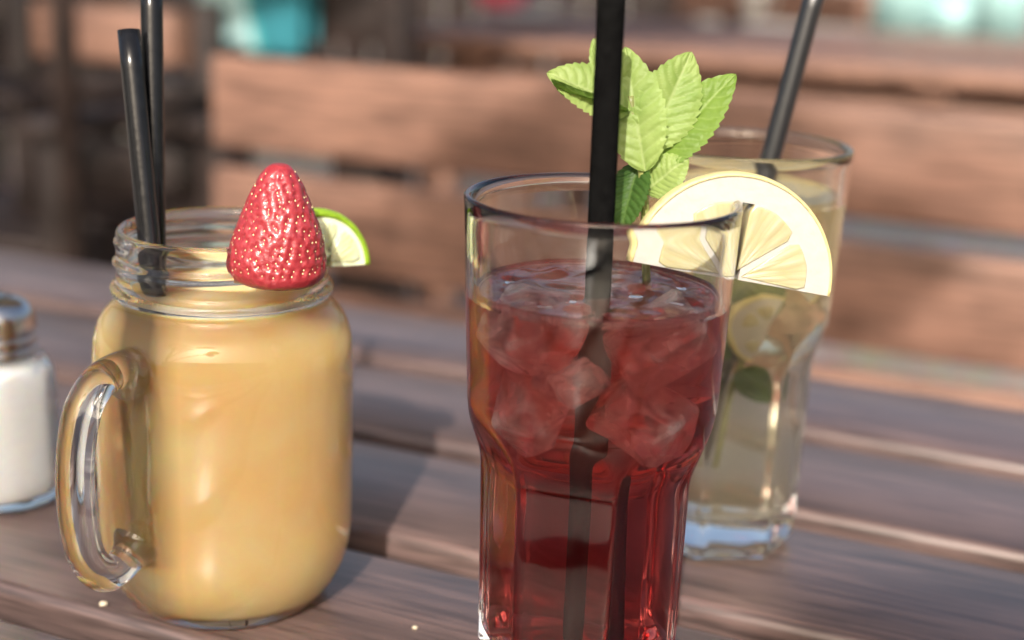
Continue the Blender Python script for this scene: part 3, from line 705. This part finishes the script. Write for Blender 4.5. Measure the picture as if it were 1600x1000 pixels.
# ------------------------------------------------------------------ furniture behind
far_table = make_table('second slatted wooden table far behind the bench', 3.47, 9, 0.09822, 0.0135, -1.42, 0.75, BENCH_WOOD, BENCH_WOOD)
far_bench = make_bench('bench with boarded backrest on the far side of the second table', -1.25, 0.6, 4.02, BENCH_WOOD, DARK_WOOD)
def make_chair(label, loc, rz, wood, post, w=0.52, back=0.93, top=None):
    t = thing('wooden_chair', label, 'chair', loc, rz)
    for k in range(5):
        o = link('seat_slat', box_mesh(w-0.06, 0.078, 0.022, 0.004, 2), wood, t); o.location = (0, -0.05-k*0.09, 0.43)
    for sx in (-1, 1):
        o = link('back_post', box_mesh(0.045, 0.05, back, 0.004), post, t); o.location = (sx*(w/2-0.0225), 0.03, back/2)
        o = link('front_leg', box_mesh(0.045, 0.05, 0.62, 0.004), post, t); o.location = (sx*(w/2-0.0225), -0.44, 0.31)
        o = link('armrest', box_mesh(0.06, 0.50, 0.025, 0.005), wood, t); o.location = (sx*(w/2-0.0225), -0.245, 0.633)
        o = link('seat_rail', box_mesh(0.03, 0.42, 0.06, 0.004), post, t); o.location = (sx*(w/2-0.0225), -0.205, 0.385)
    for k in range(3):
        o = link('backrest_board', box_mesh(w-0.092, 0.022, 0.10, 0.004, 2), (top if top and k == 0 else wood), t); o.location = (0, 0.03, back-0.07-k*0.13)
    return t

q = at_off(165, 38, 2.15); make_chair('wooden armchair, sunlight put into a lighter top board and shade into dark wood, beyond the left corner of the table', (q.x, q.y, 0), RZ+0.1, DARK_WOOD, DARK_WOOD, 0.44, q.z+0.05, BENCH_WOOD)  # sun and shade are in the wood colours: lighter top board, dark rest
q = at_off(440, 50, 2.35); ch2 = make_chair('dark wooden armchair with a teal blanket hung over its back', (q.x+0.02, q.y, 0), RZ-0.15, DARK_WOOD, DARK_WOOD, 0.50, 0.98)
q3 = at_off(20, 60, 3.0); make_chair('dark wooden armchair far behind at the left edge', (q3.x, q3.y, 0), RZ+0.6, DARK_WOOD, DARK_WOOD, 0.54, 0.98)
q4 = at_off(290, 20, 3.2); make_chair('dark wooden armchair far behind, left of the teal blanket', (q4.x, q4.y, 0), RZ-0.5, DARK_WOOD, DARK_WOOD, 0.54, 1.0)
def build_blanket():
    m, nt, N, L = new_mat('teal_wool_lit_and_shaded'); b = N['Principled BSDF']
    tc = N.new('ShaderNodeTexCoord'); sp = N.new('ShaderNodeSeparateXYZ'); L.new(tc.outputs['Object'], sp.inputs[0])
    ad = N.new('ShaderNodeMath'); ad.operation = 'MULTIPLY_ADD'; ad.inputs[1].default_value = 0.42; L.new(sp.outputs['Z'], ad.inputs[0]); L.new(sp.outputs['X'], ad.inputs[2])
    r = ramp(N, [(0.0, (0.42, 0.64, 0.64)), (0.5, (0.05, 0.38, 0.38)), (1.0, (0.022, 0.17, 0.21))]); r.color_ramp.interpolation = 'CONSTANT'
    r.color_ramp.elements[1].position = 0.22; r.color_ramp.elements[2].position = 0.32  # sunlit pale side and shaded dark side are put into the colour
    mr = N.new('ShaderNodeMapRange'); mr.inputs[1].default_value = -0.13; mr.inputs[2].default_value = 0.05; L.new(ad.outputs[0], mr.inputs[0]); L.new(mr.outputs[0], r.inputs[0]); L.new(r.outputs[0], b.inputs['Base Color'])
    b.inputs['Roughness'].default_value = 0.9
    nz = N.new('ShaderNodeTexNoise'); nz.inputs['Scale'].default_value = 300; L.new(tc.outputs['Object'], nz.inputs['Vector'])
    bp = N.new('ShaderNodeBump'); bp.inputs['Strength'].default_value = 0.5; bp.inputs['Distance'].default_value = 0.003; L.new(nz.outputs[0], bp.inputs['Height']); L.new(bp.outputs[0], b.inputs['Normal'])
    V = []; F = []; nu, nv = 40, 24; W = 0.25
    for i in range(nu+1):
        u = i/nu; s_ = u*0.62
        for j in range(nv+1):
            v = j/nv-0.5
            wv = 0.006*sin(v*9)+0.004*noise.noise(Vector((u*4, v*5, 1)))
            if s_ < 0.28: p = (v*W, -0.022-wv-0.012*(1-s_/0.28), s_-0.28)
            elif s_ < 0.36: a = (s_-0.28)/0.08*pi; p = (v*W, -0.022*cos(a)-wv*cos(a), 0.016*sin(a))
            else: p = (v*W, 0.022+wv, -(s_-0.36))
            V.append(p)
    for i in range(nu):
        for j in range(nv): a = i*(nv+1)+j; F.append((a, a+1, a+nv+2, a+nv+1))
    me = mesh(V, F); o = link('blanket', me, m)
    md = o.modifiers.new('thickness', 'SOLIDIFY'); md.thickness = 0.008; md.offset = 0
    p = ch2.matrix_basis
    o.rotation_euler = (0, 0, RZ-0.15); c = at_off(408, 60, 2.35); o.location = (c.x, c.y-0.0, 0.985)
    tag(o, 'teal wool blanket with sunlit and shaded sides put into its colour, hanging over a chair back', 'blanket')
build_blanket()

# dark board fence closing the terrace at the back left
def build_fence():
    c = so(-3.3, 5.2, -TZ); t = thing('board_fence', 'dark stained board fence at the back left of the terrace', 'fence', c, RZ+0.15)
    me = box_mesh(0.135, 0.022, 1.5, 0.004, 1)
    for k in range(24):
        o = link('fence_board', me, DARK_WOOD, t); o.location = ((k-12)*0.15, random.uniform(-.002, .002), 0.79)
    for z in (0.35, 1.25):
        o = link('rail', box_mesh(3.6, 0.04, 0.07, 0.004, 1), DARK_WOOD, t); o.location = (-0.075, 0.033, z)
    for x in (-1.7, 0, 1.6):
        o = link('post', box_mesh(0.08, 0.08, 1.6, 0.005, 1), DARK_WOOD, t); o.location = (x, 0.095, 0.8)
build_fence()
# umbrella pole standing between the table and the armchair
def build_umbrella():
    q = at_off(106, 200, 1.72); t = thing('parasol', 'dark wooden parasol pole rising behind the left end of the table', 'parasol', (q.x, q.y, 0))
    link('pole', tube([Vector((0, 0, 0.04)), Vector((0, 0, 1.2)), Vector((0, 0, 2.55))], 0.021, 20), DARK_WOOD, t)
    link('base', lathe([(0.05, 0.0), (0.24, 0.001), (0.25, 0.02), (0.24, 0.05), (0.06, 0.07), (0.035, 0.09), (0.035, 0.22), (0.024, 0.23)], 40), simple('cast_stone', (0.12, 0.12, 0.12), rough=0.8), t)
    V = [(0, 0, 2.55)]; F = []
    for ring, (r, z) in enumerate(((0.45, 2.44), (0.9, 2.30), (1.35, 2.12))):
        for j in range(32):
            a = 2*pi*j/32; sag = 0.03*(1-abs(cos(4*a)))*ring
            rr = r*(1-0.04*(1-abs(cos(4*a)))); V.append((rr*cos(a), rr*sin(a), z-sag))
    for j in range(32): F.append((0, 1+j, 1+(j+1) % 32))
    for k in range(2):
        for j in range(32): a = 1+k*32+j; b = 1+k*32+(j+1) % 32; F.append((a, a+32, b+32, b))
    o = link('shade_canopy', mesh(V, F), simple('ecru_shade_canvas', (0.62, 0.56, 0.45), rough=0.9, var=0.05, scale=200), t)  # unseen cloth top, added to shade the ground at the back left
    o.modifiers.new('thickness', 'SOLIDIFY').thickness = 0.003
    for j in range(8):
        a = pi/4*j; link('rib', tube([Vector((0, 0, 2.50)), Vector((1.30*cos(a), 1.30*sin(a), 2.085))], 0.008, 8), DARK_WOOD, t)
build_umbrella()

# ------------------------------------------------------------------ small things on the far table and chairs
WHITE = simple('white_china', (0.62, 0.60, 0.56), rough=0.2, var=0.03)
def cup(label, loc, r=0.04, h=0.075, mat=WHITE):
    t = thing('cup', label, 'cup', loc)
    prof = [(0.5*r, 0.0), (0.62*r, 0.001), (0.80*r, h*0.2), (0.95*r, h*0.55), (r, h), (r-0.003, h), (0.92*r, h*0.55), (0.76*r, h*0.2), (0.5*r, 0.008)]
    link('bowl', lathe(prof, 40), mat, t)
    hp_ = spline([Vector((0.93*r, 0, h*0.8)), Vector((1.5*r, 0, h*0.82)), Vector((1.6*r, 0, h*0.5)), Vector((1.25*r, 0, h*0.25)), Vector((0.85*r, 0, h*0.3))], 16)
    link('handle', tube(hp_, 0.0045, 10), mat, t)
p = at_z(1176, 26, 0.0); cup('white china cup on the far table', p+Vector((0, 0, 0.001)), 0.033, 0.085)
def crate(label, loc, rz, mat, sx, sy, sz):
    t = thing('storage_crate', label, 'crate', loc, rz)
    th = 0.008
    o = link('floor_panel', box_mesh(sx-2*th, sy-2*th, th, 0.001), mat, t); o.location = (0, 0, th/2+0.001)
    for k in (-1, 1):
        o = link('end_panel', box_mesh(th, sy-2*th-0.001, sz, 0.002), mat, t); o.location = (k*(sx/2-th/2), 0, sz/2)
    o = link('back_panel', box_mesh(sx, th, sz, 0.002), mat, t); o.location = (0, sy/2-th/2, sz/2)
    # front with hand hole
    hx, h0, h1 = 0.055, sz*0.42, sz*0.85
    for x0, x1, z0, z1 in ((-sx/2, -hx, 0, sz), (hx, sx/2, 0, sz), (-hx, hx, 0, h0), (-hx, hx, h1, sz)):
        o = link('front_panel', box_mesh(x1-x0, th, z1-z0, 0.0), mat, t); o.location = ((x0+x1)/2, -sy/2+th/2, (z0+z1)/2)
TURQ = simple('turquoise_plastic', (0.30, 0.50, 0.50), rough=0.4, var=0.06, scale=20)
p = at_z(1480, 52, 0.0); crate('pale turquoise crate with a hand hole on the far table', p+NV*0.09, RZ, TURQ, 0.36, 0.24, 0.20)
p = at_z(715, 25, 0.0)
link_bowl = tag(link('bowl', lathe([(0.02, 0), (0.035, 0.002), (0.06, 0.02), (0.072, 0.05), (0.069, 0.05), (0.056, 0.022), (0.03, 0.006)], 48), simple('red_glaze', (0.55, 0.03, 0.06), rough=0.3), loc=p+NV*0.25+Vector((0, 0, 0.001))), 'red bowl on the left end of the far table', 'bowl')
p = at_z(822, 30, 0.0)
tag(link('plate', lathe([(0.05, 0), (0.06, 0.001), (0.085, 0.008), (0.11, 0.016), (0.11, 0.019), (0.08, 0.011), (0.05, 0.005)], 56), WHITE, loc=p+Vector((0, 0, 0.001))), 'white plate lying on the far table', 'plate')
p = at_z(600, 30, -0.30)

# ------------------------------------------------------------------ unseen tree added behind the camera, boughs shaped to shade bench and near planks
def build_shade_tree():
    base = Vector((-2.6, -2.9, 0)); t = thing('added_shade_tree', 'unseen leafy tree added behind the camera, its boughs placed to throw dappled shade', 'tree', base)
    shade_tree_bark = simple('shade_tree_bark', (0.10, 0.075, 0.055), rough=0.9, var=0.35, scale=18, bump=0.8)
    A = so(-0.44, 1.25, -0.02)+to_sun*3.4; B = Vector((0.135, 0.12, TZ))+to_sun*2.6
    trunk = spline([base, base+Vector((0.05, 0.1, 0.9)), base+Vector((0.0, 0.25, 1.8)), base+Vector((0.15, 0.3, 2.8)), base+Vector((0.1, 0.2, 3.8))], 24)
    link('trunk', tube([p-base for p in trunk], [0.16-0.11*k/24 for k in range(25)], 16), shade_tree_bark, t)
    for tgt, st in ((A, 0.55), (B, 0.45)):
        s0 = trunk[int(24*st)]
        path = spline([s0, s0.lerp(tgt, 0.4)+Vector((0, 0, 0.12)), s0.lerp(tgt, 0.8)+Vector((0, 0, 0.05)), tgt+(tgt-s0)*0.06], 18)
        link('shade_tree_branch', tube([p-base for p in path], [0.05-0.042*k/18 for k in range(19)], 10), shade_tree_bark, t)
    lm = simple('tree_leaf', (0.07, 0.12, 0.03), rough=0.5, var=0.3, scale=8)
    ex = Vector((0, 0, 1)).cross(to_sun).normalized(); ey = to_sun.cross(ex)
    V = []; F = []
    rnd = random.Random(5)
    def add(c, size):
        d = Vector((rnd.gauss(0, 1), rnd.gauss(0, 1), rnd.gauss(0, 1))).normalized(); u = d.orthogonal().normalized(); v = d.cross(u); k = len(V); c = c-base
        V.extend([c-u*size, c+v*size*0.45, c+u*size, c-v*size*0.45]); F.append((k, k+1, k+2, k+3))
    for c, rx, ry, n in ((A, 0.20, 0.085, 420), (A+ex*0.17-ey*0.07, 0.13, 0.05, 150), (A-ex*0.20-ey*0.05, 0.16, 0.055, 160), (B, 0.16, 0.190, 1200), (Vector((0.29, 0.33, TZ))+to_sun*2.6, 0.15, 0.115, 650)):
        for k in range(n):
            while True:
                a, b = rnd.uniform(-1, 1), rnd.uniform(-1, 1)
                if a*a+b*b < 1: break
            add(c+ex*a*rx+ey*b*ry+to_sun*rnd.gauss(0, 0.10), rnd.uniform(0.025, 0.042))
    for k in range(1500):
        d = Vector((rnd.gauss(0, 1), rnd.gauss(0, 1), rnd.gauss(0, 0.8))); d = d.normalized()*rnd.uniform(0.5, 1.1)
        add(base+Vector((0.1, 0.2, 4.0))+Vector((d.x*1.0, d.y*1.0, d.z*0.8)), rnd.uniform(0.04, 0.08))
    o = link('crown', mesh(V, F), lm, t, smooth=False)
build_shade_tree()

# ------------------------------------------------------------------ unseen hedge and bench added behind the viewer to darken the light
def build_added_hedge():
    c = Vector((0.0, -4.3, 0)); t = thing('hedge', 'unseen clipped dark evergreen hedge added behind the viewer to block the bright low sky', 'hedge', c, 0.05)
    link('core', box_mesh(9.0, 0.5, 2.05, 0.05, 2, (0, 0, 1.03)), simple('added_hedge_shade', (0.02, 0.032, 0.012), rough=0.9, var=0.4, scale=14), t)
    rnd = random.Random(21); V = []; F = []
    for k in range(9000):
        x = rnd.uniform(-4.5, 4.5); z = rnd.uniform(0.05, 2.15); y = rnd.gauss(0.26, 0.035) if z < 2.03 else rnd.uniform(-0.27, 0.27)
        d = Vector((rnd.gauss(0, .6), 1, rnd.gauss(0.2, .6))).normalized(); u = d.orthogonal().normalized(); v = d.cross(u); sz = rnd.uniform(0.018, 0.035); p = Vector((x, y, z)); n = len(V)
        V.extend([p-u*sz, p+v*sz*0.5, p+u*sz, p-v*sz*0.5]); F.append((n, n+1, n+2, n+3))
    o = link('foliage', mesh(V, F), simple('hedge_leaf', (0.05, 0.085, 0.025), rough=0.5, var=0.35, scale=9), t, smooth=False); o['kind'] = 'stuff'
build_added_hedge()
make_bench('unseen matching wooden bench added on the viewer side of the table to darken the light', -0.95, 0.75, -0.72, BENCH_WOOD, DARK_WOOD, facing=1)
